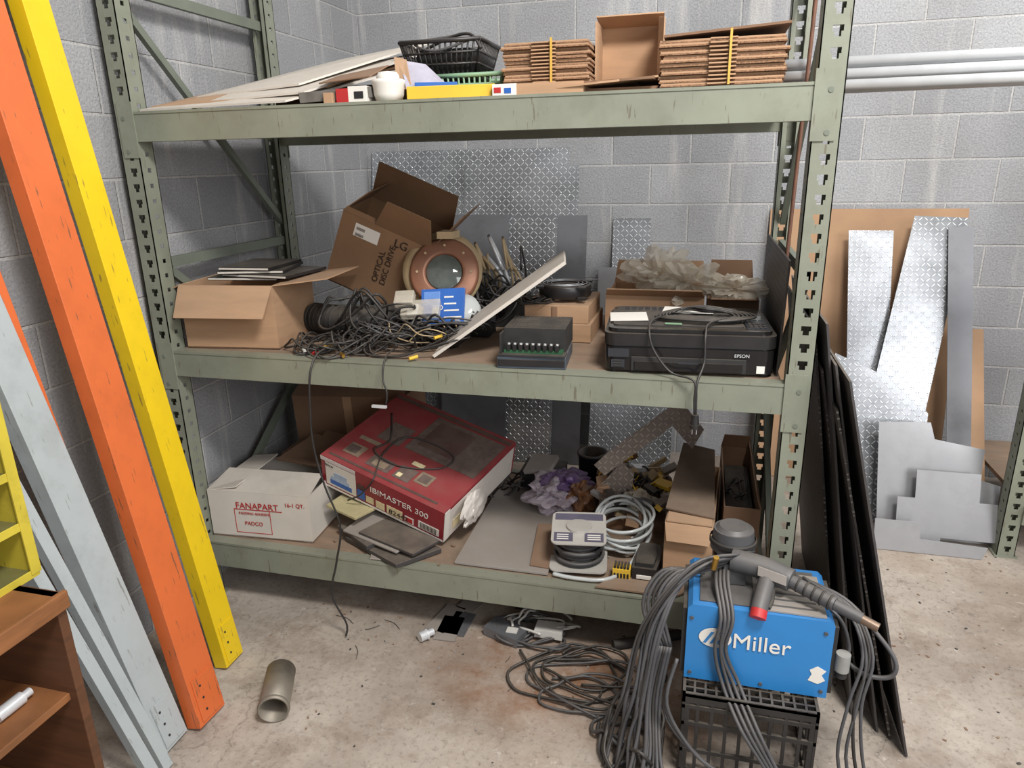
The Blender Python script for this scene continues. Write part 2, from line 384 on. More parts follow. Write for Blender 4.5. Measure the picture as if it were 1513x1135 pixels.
g=G(); upright(g,1.29,3.10,3.17,2.4); upright(g,2.25,3.10,3.17,2.4)
g.slab([(1.35,3.12,.62),(2.26,3.12,.25),(2.26,3.12,.29),(1.35,3.12,.66)],.02,GREEND)
g.box(1.355,2.25,3.09,3.13,.16,.23,GREEN); g.box(1.36,2.24,3.03,3.85,.231,.25,WOODS); g.box(1.355,2.25,3.12,3.15,.60,.64,GREEND)
g.obj('pallet_rack')
g=G()
for y,z,x0 in ((2.46,1.842,.12),(2.50,1.876,.05),(2.545,1.915,.10),(2.52,1.842,.2),(2.55,1.88,.22)):
    g.pipe((x0,y,z),(3.2,y+.02,z+.012),.017,.014,GALV,16)
g.obj('conduit_pipes')
g=G(); g.cyl((.245,2.3,1.032),(.285,2.5,2.12),.006,mat('rusty_rod','#6b4a3a',.7,.3,.2,20),n=8); g.obj('steel_rod')
M=frame((.235,2.13,1.032),(0,1,0),(.02,0,1)); g=G(M); g.prism([(0,0),(.74,0),(.74,.335),(0,.335)],-.003,.003,DIAD); g.obj('diamond_plate_panel',loc=M)
# ---------------------------------------------------------------- cartons helper
def carton(g,x0,x1,y0,y1,z0,h,m,mi,flaps=(),th=.005,M=None,fl=.12):
    g.box(x0,x1,y0,y1,z0,z0+th,mi,M)
    g.box(x0,x1,y0,y0+th,z0,z0+h,m,M); g.box(x0,x1,y1-th,y1,z0,z0+h,m,M)
    g.box(x0,x0+th,y0+th,y1-th,z0+th,z0+h,m,M); g.box(x1-th,x1,y0+th,y1-th,z0+th,z0+h,m,M)
    T=M or Matrix()
    for side,ang,ln in flaps:
        c,s_=math.cos(ang)*ln,math.sin(ang)*ln; z=z0+h
        if side=='f': q=[(x0,y0,z),(x1,y0,z),(x1-.01,y0-c,z+s_),(x0+.01,y0-c,z+s_)]
        if side=='b': q=[(x0,y1,z),(x1,y1,z),(x1-.01,y1+c,z+s_),(x0+.01,y1+c,z+s_)]
        if side=='l': q=[(x0,y0,z),(x0,y1,z),(x0-c,y1-.01,z+s_),(x0-c,y0+.01,z+s_)]
        if side=='r': q=[(x1,y0,z),(x1,y1,z),(x1+c,y1-.01,z+s_),(x1+c,y0+.01,z+s_)]
        g.slab([T@V(p) for p in q],th*.8,m)
Z=1.031
g=G(); M=Matrix.Translation((-1.61,2.28,Z))@Matrix.Rotation(.10,4,'Z')
carton(g,-.175,.175,-.16,.16,0,.225,CARD,CARDD,(('f',-.95,.125),('r',.12,.20),('l',-.4,.06)),M=M)
g.obj('cardboard_box')
g=G()
for i,(a,b,c,r) in enumerate(((-.15,.12,.0,.1),(-.08,.20,.012,-.1),(-.12,.12,.024,.25),(-.1,.1,.036,.05))):
    M=Matrix.Translation((-1.58,2.33,Z+.229+c))@Matrix.Rotation(r,4,'Z'); g.box(a,b,-.12,.12,0,.010,BLACK,M); g.box(a+.004,b-.004,-.124,.116,.002,.008,WHITEC,M)
g.obj('notebook_stack')
g=G(); ex=V((.90,.10,-.40)).normalized(); M=frame((-1.42,2.50,1.225),ex,(0,1,.1))
LC=mat('brown_carton_print','#86664a',.8,0,.12,5,dust=.25,bump=.1)
carton(g,0,.36,0,.28,0,.29,LC,mat('cardboard_inside','#5a3d26',.9,0,.1,5),(('f',1.75,.02),('r',1.15,.17),('b',1.9,.17),('l',2.2,.12)),M=M)
g.slab([M@V(p) for p in ((.13,-.0,.29),(.36,-.0,.29),(.34,-.07,.41),(.17,-.07,.41))],.004,LC)
patch(g,M@Matrix.Translation((.06,-.0005,.215))@Matrix.Rotation(math.pi/2,4,'X'),0,.10,0,.05,PALE)
lg=g.obj('large_cardboard_box')
exl=M.to_3x3()@V((1,0,0)); uzl=M.to_3x3()@V((0,0,1))
text(lg,'printed_words','OPTICAL\nDISC DRIVE',.032,M@V((.20,-.003,.075)),uzl,-exl,INK)
text(lg,'printed_logo','LG',.045,M@V((.22,-.003,.24)),exl,uzl,INK)
for i in (0,3): text(lg,'label_bar_%d'%i,'|||||||||||',.012,M@V((.068,-.004,.221+.008*i)),exl,uzl,INK)
g=G(); pts=[(-1.42,2.40,1.09),(-1.28,2.36,1.09),(-1.16,2.38,1.09),(-1.05,2.48,1.09)]
g.tube(pts,.052,BLACKM,14,8)
for i in range(22):
    t=i/21*3; k=min(2,int(t)); p=V(pts[k]).lerp(V(pts[k+1]),t-k); d=(V(pts[k+1])-V(pts[k])).normalized()
    g.rev([(.052,-.004),(.058,0),(.052,.004)],p,d,BLACKM,16)
g.obj('corrugated_hose')
g=G(); c=V((-.915,2.48,1.26)); ax=V((.20,-.90,.42)).normalized()
g.rev([(.0001,-.10),(.11,-.10),(.145,-.06),(.150,-.02),(.12,-.012)],c+V((-.01,0,.012)),ax,BEI,32)
g.rev([(.128,-.012),(.130,.004),(.118,.010),(.080,.012),(.070,.012),(.066,-.01)],c,ax,COP,40)
g.rev([(.066,.006),(.05,.012),(.03,.016),(.0001,.018)],c,ax,LENS,32)
u=ax.orthogonal().normalized(); w=ax.cross(u)
for k in range(8):
    t=k*math.pi/4; p=c+(u*math.cos(t)+w*math.sin(t))*.100; g.cyl(p+ax*.008,p+ax*.015,.005,BEI,n=8)
g.box(-1.00,-.86,2.50,2.58,Z,1.14,BEI); g.box(-.93,-.87,2.46,2.54,1.385,1.41,BEI)
g.obj('round_floodlight')
def loops(g,cx,cy,z,n,rx,ry,r,m,zh=.06,spread=.12,ymin=None):
    for i in range(n):
        a0=R_(0,6.3); x=cx+R_(-spread,spread); y=cy+R_(-spread,spread)*.7; sx=rx*R_(.5,1.1); sy=ry*R_(.5,1.1); k=random.choice((1,1,2)); pts=[]
        nn=int(12*k*R_(.7,1)); dr=R_(-.03,.03); ph=R_(0,6)
        for j in range(nn):
            t=a0+j*2*math.pi/12; w=1+.18*math.sin(3*t+ph)
            yy=y+math.sin(t)*sy*w
            if ymin: yy=max(yy,ymin+R_(0,.01))
            pts.append((x+math.cos(t)*sx*w+dr*j/12,yy,z+r+zh*(.5+.5*math.sin(2*t+ph))*R_(.5,1)))
        g.tube(pts,r,m,6,4)
g=G()
loops(g,-1.02,2.26,Z,18,.17,.09,.0035,RUB,.08,.12,2.0)
loops(g,-1.22,2.2,Z,12,.11,.09,.0035,RUB,.05,.08,2.0)
loops(g,-.92,2.32,Z,8,.13,.09,.0045,RUB,.12,.05)
loops(g,-1.0,2.3,Z+.04,6,.2,.07,.003,RUBG,.07,.1)
loops(g,-.80,2.6,Z+.04,9,.1,.12,.004,RUB,.14,.06)
loops(g,-1.15,2.35,Z+.04,6,.12,.08,.0045,RUB,.17,.06)
loops(g,-.95,2.3,Z+.02,3,.12,.08,.0022,BEI,.07,.06)
for p,m in (((-1.13,2.06,Z+.01),COPPERW),((-1.25,2.07,Z+.01),REDL),((-.90,2.07,Z+.01),YELC),((-1.29,2.09,Z+.01),WHITE),((-1.22,2.09,Z+.03),COPPERW),((-.86,2.2,Z+.05),YELC)):
    a=R_(0,3); g.cyl(p,V(p)+V((math.cos(a)*.03,math.sin(a)*.03,.004)),.006,m,n=8)
g.obj('tangled_cable_pile')
C0=V((-.87,2.2,.300)); ul=V((-.52,.08,.15)); vb=V((.16,.42,.12)); wu=vb.cross(ul).normalized()*.165
L0=C0+ul; un=-ul.normalized(); vn=(vb-un*vb.dot(un)).normalized(); wn=un.cross(vn)
g=G(); g.tube([(-1.20,2.10,Z+.03),(-1.21,2.03,Z+.02),(-1.215,1.985,Z-.03),(-1.225,1.98,.9),(-1.23,1.98,.75),(-1.20,1.975,.6),(-1.16,1.98,.45),(-1.19,1.98,.3),(-1.21,1.96,.18),(-1.17,1.97,.06),(-1.17,1.96,.012)],.0038,RUB,6,6)
g.tube([(-.97,2.12,Z+.03),(-.965,2.03,Z+.02),(-.965,2.0,Z-.04),(-.95,1.99,.95),(-.955,1.99,.91)],.003,RUB,6,6)
g.box(-1.005,-.955,1.985,1.995,.895,.903,GALV)
g.obj('hanging_cable')
g=G(); T=lambda x,y,h=.006: L0+wu+un*x+vn*y+wu.normalized()*h
g.tube([T(.10,.33),T(.18,.20),T(.16,.12),T(.28,.10),T(.42,.17),T(.44,.25),T(.33,.27),T(.22,.24),T(.20,.12),T(.24,.01),T(.23,-.012,-.03),T(.19,-.02,-.10),T(.14,-.03,-.15)],.0032,RUB,6,6)
g.obj('loose_lead')
g=G()
M=frame((-.96,2.34,1.09),(.95,.1,.05),(.1,.4,.8)); g.box(0,.16,0,.13,0,.012,BLUEL,M); g.box(.01,.07,.01,.12,.012,.014,mat('mid_blue','#5f86c4',.4),M)
for i in range(4): g.box(.085,.15-.01*i,.02+.025*i,.026+.025*i,.012,.0135,PALE,M)
text(g.obj('blue_blister_pack',bevel=.003),'printed_words','SPEED',.026,M@V((.012,.05,.0146)),M.to_3x3()@V((1,0,0)),M.to_3x3()@V((0,1,0)),PALE)
g=G(); g.rev([(.0001,0),(.06,0),(.062,.015),(.055,.05),(.02,.055),(.0001,.055)],(-.82,2.42,1.12),(.15,-.75,.6),TUBM,28); g.box(-.9,-.74,2.44,2.54,Z,1.12,BLACKM); g.obj('disc_spindle')
g=G(); M=frame((-1.02,2.30,1.115),(1,.15,.05),(0,.8,.6)); g.box(0,.14,0,.07,0,.03,CLR,M); g.box(.02,.06,.01,.06,.005,.02,WHITE,M); g.box(.08,.11,.01,.05,.005,.02,BLUEL,M); g.box(-.02,.05,.03,.09,.03,.06,CLR,M); g.obj('plastic_parts_case',bevel=.004)
g=G()
for i in range(12):
    x=-.88+.018*i; g.tube([(x,2.7,Z+.02),(x+.03,2.68,1.2),(x+R_(-.05,.02),2.66,1.33+R_(-.05,.05)),(x+.02,2.64,1.25)],R_(.004,.008),random.choice((BEI,BEI,BEI,BLACK,GALV)),6,4)
g.box(-.88,-.66,2.62,2.8,Z,1.14,BLACKM); loops(g,-.78,2.6,1.12,5,.08,.06,.004,RUB,.12,.04); g.obj('hand_tool_pile')
sheet('white_panel_board',(-.835,2.12,Z+.008),(.42,.06,.30),(-.22,1,-.01),[(0,0),(.53,0),(.52,.26),(.02,.26)],.011,WHITEC)
g=G(); M=Matrix.Translation((-.49,2.15,Z))@Matrix.Rotation(.08,4,'Z')
g.box(-.115,.10,-.085,.13,0,.038,mat('slate_plastic','#3d4854',.5,0,.15,12,dust=.5),M); g.box(-.112,.097,-.088,-.085,.008,.03,BLACK,M); g.obj('slate_project_box',bevel=.008)
g=G(); M=Matrix.Translation((-.49,2.165,Z+.039))@Matrix.Rotation(.05,4,'Z')
g.box(-.10,.095,-.055,.125,.003,.080,BLACKM,M); g.box(-.11,.10,-.105,-.05,0,.006,BLACKM,M)
g.box(-.105,-.10,-.10,.125,0,.07,BLACKM,M); g.box(-.095,.09,-.085,-.058,.006,.016,mat('green_pcb','#2f5a3c',.5,0,.2,20),M)
for i in range(9): g.box(-.085+.019*i,-.073+.019*i,-.09,-.062,.016,.034,BLACK,M); g.cyl(M@V((-.079+.019*i,-.082,.034)),M@V((-.079+.019*i,-.082,.038)),.0045,GALV,n=8)
for i in range(14):
    for j in range(5): g.box(-.088+.013*i,-.08+.013*i,-.04+.032*j,-.015+.032*j,.0795,.0808,BLACK,M)
g.obj('power_supply_unit',bevel=.0015)
g=G(); g.box(-.62,-.36,2.42,2.74,Z,Z+.065,CARD); g.box(-.60,-.37,2.43,2.72,Z+.0655,Z+.13,CARD); g.box(-.63,-.50,2.36,2.60,Z+.001,Z+.03,CARD); g.box(-.5,-.48,2.425,2.43,Z+.07,Z+.125,CARDD)
g.obj('flat_cardboard_boxes',bevel=.002)
g=G(); c=V((-.475,2.55,1.175))
g.rev([(.092,0),(.095,.004),(.095,.04),(.092,.045),(.086,.045),(.086,0)],c,(0,0,1),BLACK,36,closed=True)
for s1 in (-1,1):
    for s2 in (-1,1):
        for zz in (0,.038): g.box(c.x+s1*.075-.014,c.x+s1*.075+.014,c.y+s2*.075-.014,c.y+s2*.075+.014,c.z+zz,c.z+zz+.007,BLACK)
g.cyl(c+V((0,0,.005)),c+V((0,0,.044)),.035,BLACKM,n=24)
for k in range(5):
    M=Matrix.Translation(c+V((0,0,.022)))@Matrix.Rotation(k*2*math.pi/5,4,'Z')@Matrix.Rotation(.6,4,'X'); g.box(.03,.082,-.022,.022,-.001,.001,BLACK,M)
for r in (.05,.065,.08): g.tube([c+V((math.cos(a*.4488)*r,math.sin(a*.4488)*r,.047)) for a in range(14)],.0012,GALV,5,3,True)
g.obj('axial_cooling_fan')
g=G(); loops(g,-.57,2.46,Z+.131,7,.07,.05,.003,RUB,.02,.01); g.obj('coiled_power_lead')
# printer
g=G(); M=Matrix.Translation((-.03,2.265,Z))@Matrix.Rotation(.055,4,'Z')
GL=mat('glossy_black','#131316',.16,0,.1,20,dust=.35)
TRIM=mat('printer_trim','#3a3b40',.3,.3,.1,10)
def rr(x0,x1,y0,y1,r,n=5):
    P=[]
    for cx,cy,a0 in ((x1-r,y1-r,0),(x0+r,y1-r,90),(x0+r,y0+r,180),(x1-r,y0+r,270)):
        for i in range(n+1): a=math.radians(a0+90*i/n); P.append((cx+r*math.cos(a),cy+r*math.sin(a)))
    return P
g.prism(rr(-.245,.245,-.175,.19,.03),.008,.080,GL,M,True)
g.prism(rr(-.24,.24,-.17,.185,.03),.080,.084,TRIM,M,True)
g.prism(rr(-.248,.248,-.18,.195,.035),.085,.122,BLACK,M,True)
g.prism(rr(-.238,.238,-.165,.18,.035),.122,.134,GL,M,True); g.prism(rr(-.225,.16,-.125,.165,.02),.134,.137,BLACKM,M,True)
g.box(-.165,.165,-.183,-.175,.010,.052,BLACKM,M); g.box(-.155,.155,-.188,-.182,.014,.040,GL,M); g.box(-.03,.03,-.190,-.187,.036,.042,TRIM,M)
g.box(-.235,-.172,-.181,-.174,.050,.076,TRIM,M); g.box(-.225,-.185,-.181,-.174,.018,.042,TRIM,M)
for i in range(3): g.box(-.218,-.192,-.1825,-.180,.021+.008*i,.025+.008*i,BLACKM,M)
g.box(.195,.218,-.1785,-.174,.012,.034,PALE,M); g.box(.165,.232,-.14,.05,.134,.137,TRIM,M); g.box(.172,.225,-.02,.04,.137,.138,LENS,M)
for i in range(4): 
    for j in range(3): g.box(.174+.013*i,.183+.013*i,-.13+.025*j,-.115+.025*j,.137,.139,BLACK,M)
for i in range(16): g.box(-.2+.022*i,-.185+.022*i,.10,.15,.137,.1378,TRIM,M)
for sx in (-.22,.22):
    for sy in (-.15,.15): g.cyl(M@V((sx,sy,0)),M@V((sx,sy,.009)),.012,BLACKM,n=10)
pr=g.obj('inkjet_printer',bevel=.004)
text(pr,'printed_brand','EPSON',.014,M@V((.13,-.182,.060)),M.to_3x3()@V((1,0,0)),(0,0,1),GALV)
g=G(); g.slab([M@V(p) for p in ((-.235,-.09,.14),(-.12,-.07,.14),(-.13,.06,.139),(-.245,.04,.139))],.001,PALE); g.slab([M@V(p) for p in ((-.08,.05,.141),(.08,.04,.141),(.09,.13,.141),(-.07,.15,.141))],.001,PALE)
g.slab([M@V(p) for p in ((-.07,-.12,.1405),(-.02,-.12,.1405),(-.02,-.10,.1405),(-.07,-.10,.1405))],.001,GREENB); g.obj('paper_sheet')
g=G()
for k in range(6):
    o=.011*k; g.tube([M@V(p) for p in ((-.10+o,-.05,.147+o*.3),(-.05,-.09+o,.15),(.08,-.11+o,.15),(.19-o,-.06,.152),(.18-o,.02,.15),(.05,.05-o,.156+.01*(k%2)),(-.06+o,.02+o,.152),(-.10+o,-.05,.147+o*.3))],.0038,RUB,6,5)
g.tube([M@V(p) for p in ((-.08,-.05,.15),(-.11,-.12,.148),(-.115,-.19,.13),(-.10,-.205,.08),(-.05,-.22,.02))]+[V((.0,2.02,1.035)),V((.005,2.015,.98)),V((.008,2.015,.93))],.0036,RUB,6,6)
g.tube([M@V(p) for p in ((.15,-.03,.15),(.06,-.14,.152),(.045,-.195,.125),(.045,-.21,.05))]+[V((.01,2.02,1.03)),V((.01,2.016,.98)),V((.012,2.012,.93))],.0036,RUB,6,6)
g.cyl((.010,2.012,.935),(.010,2.012,.905),.010,BLACK,.013,12); g.cyl((.010,2.012,.905),(.010,2.012,.893),.015,BLACK,n=12)
for dx in (-.006,.006): g.box(.010+dx-.001,.010+dx+.001,2.009,2.015,.875,.894,GALV)
g.obj('power_cord')
g=G(); carton(g,-.33,.02,2.58,2.86,Z,.145,CARD,CARDD,(('f',.6,.05),('b',1.3,.09)))
carton(g,.03,.20,2.52,2.86,Z,.15,CARDD,CARDD,(('b',1.4,.09),('f',.2,.06)))
g.obj('open_cardboard_box')
g=G(); g.blob((-.15,2.70,1.225),(.11,.09,.09),CLR,.9,1.7,4,3); g.blob((-.04,2.66,1.21),(.09,.08,.06),CLR,.9,2.0,4,13); g.blob((.12,2.66,1.195),(.10,.09,.045),CLR,.8,2.0,4,5); g.blob((-.1,2.7,1.13),(.1,.08,.06),BEI,.4,3,3,4); g.obj('plastic_bag')
# ---------------------------------------------------------------- top shelf
Z=1.826
g=G()
for i,(a,b,c_,d,m) in enumerate((((-1.79,2.08,0.003),(-1.25,2.07,.010),(-.95,2.42,.13),(-1.55,2.62,.12),WHITEC),((-1.76,2.10,.012),(-1.30,2.11,.02),(-.96,2.45,.150),(-1.60,2.6,.14),CARD),((-1.70,2.14,.02),(-1.2,2.10,.035),(-.93,2.45,.175),(-1.5,2.7,.16),WHITEC),((-1.6,2.2,.035),(-1.15,2.16,.055),(-.95,2.5,.185),(-1.4,2.7,.17),CARD),((-1.66,2.2,.045),(-1.25,2.16,.065),(-.92,2.5,.215),(-1.4,2.75,.21),WHITEC))):
    g.slab([V(p)+V((0,0,Z)) for p in (a,b,c_,d)],.006,m)
g.box(-1.55,-1.0,2.50,2.85,Z,Z+.09,CARDD)
g.obj('flattened_cardboard_stack')
g=G(); g.slab([(-1.22,2.10,Z+.02),(-.98,2.10,Z+.028),(-.98,2.22,Z+.03),(-1.22,2.22,Z+.03)],.03,mat('grey_fabric','#6d6862',.8,0,.3,20)); g.box(-1.05,-.99,2.09,2.16,Z,Z+.045,PALE); g.box(-1.03,-1.0,2.088,2.09,Z+.01,Z+.03,BLACK);g.box(-1.09,-1.05,2.09,2.13,Z,Z+.040,REDL); g.box(-1.13,-1.10,2.085,2.15,Z,Z+.03,CARD)
g.slab([(-1.16,2.12,Z+.06),(-.98,2.10,Z+.07),(-.96,2.2,Z+.11),(-1.14,2.22,Z+.09)],.004,CARDD)
g.obj('small_parts_boxes',bevel=.003)
g=G(); g.rev([(.0001,0),(.038,.0),(.045,.02),(.047,.045),(.050,.052),(.050,.06),(.045,.062),(.0001,.062)],(-.935,2.13,Z),(0,0,1),PALE,24); g.rev([(.0001,.0),(.034,.0),(.034,.012),(.028,.022),(.0001,.026)],(-.935,2.13,Z+.06),(0,0,1),WHITE,20); g.obj('ceramic_lamp_holder')
g=G(); g.box(-.87,-.61,2.09,2.30,Z,Z+.035,YELC,Matrix.Translation((-.74,2.2,0))@Matrix.Rotation(.12,4,'Z')@Matrix.Translation((.74,-2.2,0))); g.obj('yellow_box',bevel=.002)
g=G(); M=Matrix.Translation((-.80,2.25,Z+.036))@Matrix.Rotation(.3,4,'Z'); g.box(-.09,.04,-.03,.05,.0,.022,BLUEL,M); g.slab([M@V(p) for p in ((-.12,.0,.005),(.02,-.03,.005),(-.06,.08,.085),(-.14,.09,.10))],.003,mat('lilac_paper','#a9a5b2',.6)); g.slab([M@V(p) for p in ((-.15,.02,.005),(-.1,-.0,.005),(-.12,.08,.10),(-.16,.09,.11))],.003,CARD); g.obj('blue_box',bevel=.002)
g=G(); g.box(-.60,-.34,2.09,2.28,Z,Z+.030,CARD); g.box(-.60,-.53,2.088,2.2,Z+.001,Z+.031,PALE); g.box(-.595,-.575,2.0865,2.0885,Z+.008,Z+.022,REDL); g.box(-.565,-.545,2.0865,2.0885,Z+.006,Z+.02,BLUEL); g.obj('bulb_carton')
def basket(cx,cy,z,w,d,h,m,tp=.85,n=14):
    g=G(); 
    def P(a,b,k): s_=tp+(1-tp)*k; return V((cx+a*w/2*s_,cy+b*d/2*s_,z+k*h))
    for k in (0,.33,.66,1):
        r=.007 if k==1 else .004
        g.tube([P(-1,-1,k),P(1,-1,k)],r,m,6,1);g.tube([P(1,-1,k),P(1,1,k)],r,m,6,1);g.tube([P(1,1,k),P(-1,1,k)],r,m,6,1);g.tube([P(-1,1,k),P(-1,-1,k)],r,m,6,1)
    for i in range(n+1):
        t=-1+2*i/n
        for q in ((t,-1),(t,1),(-1,t),(1,t)): g.tube([P(q[0],q[1],0),P(q[0],q[1],1)],.0035,m,5,1)
        g.tube([P(t,-1,0),P(t,1,0)],.003,m,5,1)
    return g
g=basket(-.76,2.42,Z+.005,.25,.2,.08,GREENB,.9); g.obj('green_plastic_basket')
g=basket(-.84,2.44,Z+.09,.27,.22,.10,BLACK,.8)
g.box(-.93,-.75,2.36,2.53,Z+.094,Z+.17,BLACKM); g.tube([(-.93,2.40,Z+.17),(-.82,2.36,Z+.20),(-.74,2.34,Z+.205),(-.70,2.32,Z+.16)],.005,RUB); g.tube([(-.74,2.34,Z+.19),(-.85,2.32,Z+.16),(-.93,2.35,Z+.19),(-.8,2.38,Z+.21)],.004,RUBG)
g.obj('black_plastic_basket')
def cstack(g,x0,x1,y0,y1,z0,z1,n):
    h=(z1-z0)/n
    for i in range(n):
        a,b=R_(-.008,.008),R_(-.008,.008); t=h*.88; y=y0+R_(-.010,.008)
        g.box(x0+a,x1+b,y,y1,z0+i*h,z0+i*h+t*.45,CARDE); g.box(x0+a+.002,x1+b-.002,y+.003,y1,z0+i*h+t*.45,z0+i*h+t,CARD)
        xm=(x0+x1)/2
        g.box(xm-.035+R_(-.003,.003),xm+.035,y0-.016,y0,z0+i*h+.003,z0+i*h+t-.002,CARD)
SB=mat('yellow_strap','#c9a24a',.5)
g=G(); g.box(-.60,-.35,2.30,2.62,Z,Z+.035,CARDD); cstack(g,-.60,-.345,2.20,2.5,Z+.036,1.977,12); g.box(-.452,-.446,2.177,2.184,Z+.036,1.982,SB); g.obj('flattened_carton_stack')
g=G(); cstack(g,-.135,.185,2.12,2.5,Z+.005,1.950,12); g.slab([(-.13,2.12,1.958),(.19,2.12,1.975),(.19,2.5,1.975),(-.13,2.5,1.958)],.006,CARDD); g.box(.04,.046,2.096,2.103,Z+.005,1.965,SB); g.obj('flattened_carton_stack')
g=G(); M=Matrix.Translation((-.245,2.31,Z+.045)); 
g.box(-.40,-.14,2.13,2.4,Z,Z+.012,CARDD); g.slab([(-.42,2.09,Z+.015),(-.30,2.08,Z+.022),(-.14,2.12,Z+.035),(-.2,2.4,Z+.035)],.005,CARD); g.slab([(-.36,2.10,Z+.025),(-.15,2.09,Z+.03),(-.14,2.4,Z+.035),(-.34,2.4,Z+.035)],.006,CARDD)
g.box(-.095,.095,.12,.125,0,.165,CARD,M); g.box(-.095,-.09,-.01,.12,0,.165,CARD,M); g.box(.09,.095,-.01,.12,0,.165,CARD,M); g.box(-.095,.095,-.01,.12,0,.005,CARD,M)
g.slab([M@V(p) for p in ((-.095,.12,.165),(.095,.12,.165),(.10,.04,.185),(-.10,.04,.185))],.004,CARD); g.slab([M@V(p) for p in ((.09,-.01,0),(.09,-.01,.165),(.11,-.09,.15),(.11,-.09,.02))],.004,CARD)
g.obj('small_open_carton')
# ---------------------------------------------------------------- bottom shelf
Z=.277
g=G(); M=Matrix.Translation((-1.58,2.28,Z))@Matrix.Rotation(.06,4,'Z')
carton(g,-.215,.205,-.17,.17,0,.19,WHITEC,CARDD,(('f',2.95,.15),('l',3.0,.12)),M=M)
fb=g.obj('white_carton')
ex=M.to_3x3()@V((1,0,0))
text(fb,'printed_title','FANAPART',.036,M@V((-.10,-.173,.125)),ex,(0,0,1),REDL); text(fb,'printed_size','16-1 QT.',.022,M@V((.105,-.173,.145)),ex,(0,0,1),REDL)
text(fb,'printed_subtitle','PADDING ADHESIVE',.014,M@V((-.09,-.173,.10)),ex,(0,0,1),REDL)
q=G(); 
for a in (0,.148): patch(q,M@Matrix.Translation((-.11+a,-.1705,.02))@Matrix.Rotation(math.pi/2,4,'X'),0,.002,0,.10,REDL)
patch(q,M@Matrix.Translation((-.11,-.1705,.02))@Matrix.Rotation(math.pi/2,4,'X'),0,.15,0,.002,REDL); patch(q,M@Matrix.Translation((-.11,-.1705,.118))@Matrix.Rotation(math.pi/2,4,'X'),0,.20,0,.003,REDL)
q.obj('printed_frame',parent=fb)
text(fb,'printed_logo','PADCO',.022,M@V((-.07,-.173,.055)),ex,(0,0,1),REDL)
g=G(); g.slab([(-1.66,2.38,.485),(-1.30,2.34,.478),(-1.26,2.50,.49),(-1.6,2.60,.52)],.006,CARDD); g.slab([(-1.56,2.46,.50),(-1.2,2.40,.49),(-1.2,2.56,.51),(-1.55,2.62,.53)],.006,CARDD); g.box(-1.7,-1.3,2.48,2.64,Z,.47,CARDD); g.obj('loose_cardboard_flaps')
g=G(); M=Matrix.Translation((-1.45,2.77,Z))@Matrix.Rotation(-.05,4,'Y'); carton(g,-.27,.27,-.10,.14,.0,.40,CARDD,CARDD,(('f',2.6,.12),('b',2.4,.1)),M=M); g.box(-.26,.26,-.09,.13,.385,.39,CARDD,M); g.box(-.02,.02,-.102,-.099,.0,.4,CARD,M); g.obj('brown_cardboard_box')
g=G()
b=[L0,C0,C0+vb,L0+vb]; g.hexa(b,[p+wu for p in b],RED)
W=ul.length
nf=un.cross(wu.normalized()); nf=nf if nf.dot(vb)<0 else -nf
wh=wu.normalized(); vh=vb.normalized()
def fp(x0,x1,y0,y1,m,h=.0016):
    g.slab([L0+un*x+wh*y+nf*h for x,y in ((x0,y0),(x1,y0),(x1,y1),(x0,y1))],.001,m)
def tp(x0,x1,y0,y1,m,h=.0016):
    g.slab([L0+wu+un*x+vh*y+wh*h for x,y in ((x0,y0),(x1,y0),(x1,y1),(x0,y1))],.001,m)
PB2=mat('pale_blue','#9fb2cc',.5); DPH=mat('dusty_photo_print','#5a4a48',.5,0,.4,40,dust=.4); OLV=mat('muted_print','#8c7a66',.5,0,.3,40,dust=.3)
fp(.02,.16,.018,.14,PALE); fp(.04,.14,.03,.055,BLUEL,.003); fp(.045,.13,.055,.075,PB2,.003); fp(.06,.12,.078,.10,PB2,.003); fp(.165,.20,.02,.07,BLUEL); fp(.205,.24,.02,.055,CREAM); fp(.165,.2,.075,.10,REDD)
fp(0,W,0,.010,PALE); fp(.30,.37,.015,.06,CREAM); fp(.38,.42,.015,.05,PALE); fp(.385,.415,.02,.045,REDL,.003); fp(.25,.29,.015,.055,CREAM); fp(.44,.53,.02,.06,PALE)
for i in range(12): fp(.45+.006*i,.4525+.006*i,.025,.055,INK,.003)
for i in range(9): fp(.0,.16,.144+.0023*i,.1448+.0023*i,PALE,.002)
tp(.22,.53,.20,.42,DPH); tp(.25,.41,.24,.40,REDD,.003); tp(.02,.50,.02,.03,REDD)
tp(.16,.26,.05,.11,DPH); tp(.18,.24,.06,.09,OLV,.003); tp(.05,.12,.06,.12,OLV); tp(.055,.1,.07,.11,DPH,.003); tp(.28,.35,.05,.12,DPH); tp(.29,.31,.06,.08,CREAM,.003); tp(.36,.42,.07,.13,OLV); tp(.37,.41,.08,.12,DPH,.003); tp(.05,.14,.15,.17,OLV); tp(.3,.35,.14,.16,CREAM); tp(.10,.2,.19,.3,DPH)
tp(0,.54,.43,.45,REDD)
nr=(-ul).normalized()
def sp_(y0,y1,z0,z1,m,h=.002): g.slab([C0+vb.normalized()*y+wh*z+nr*h for y,z in ((y0,z0),(y1,z0),(y1,z1),(y0,z1))],.0015,m)
WP=mat('white_poly_wrap','#d3ccc5',.4,0,.08,8,bump=.6,bscale=12,dust=.15)
sp_(.0,.45,0,.15,WP); sp_(.05,.16,.03,.08,CREAM,.004); sp_(.0,.03,.0,.165,PALE,.003)
g.blob(C0+vb*.45+wu*.30+nr*.002,(.022,.18,.065),WP,.3,2.0,4,9,flat=Z+.002,sm=True)
rb=g.obj('red_machine_carton',bevel=.0015)
text(rb,'printed_title','IBIMASTER 300',.040,L0+un*.225+wh*.092+nf*.003,un,wu,PALE)
text(rb,'printed_code','82442',.035,L0+un*.31+wh*.022+nf*.004,un,wu,INK)
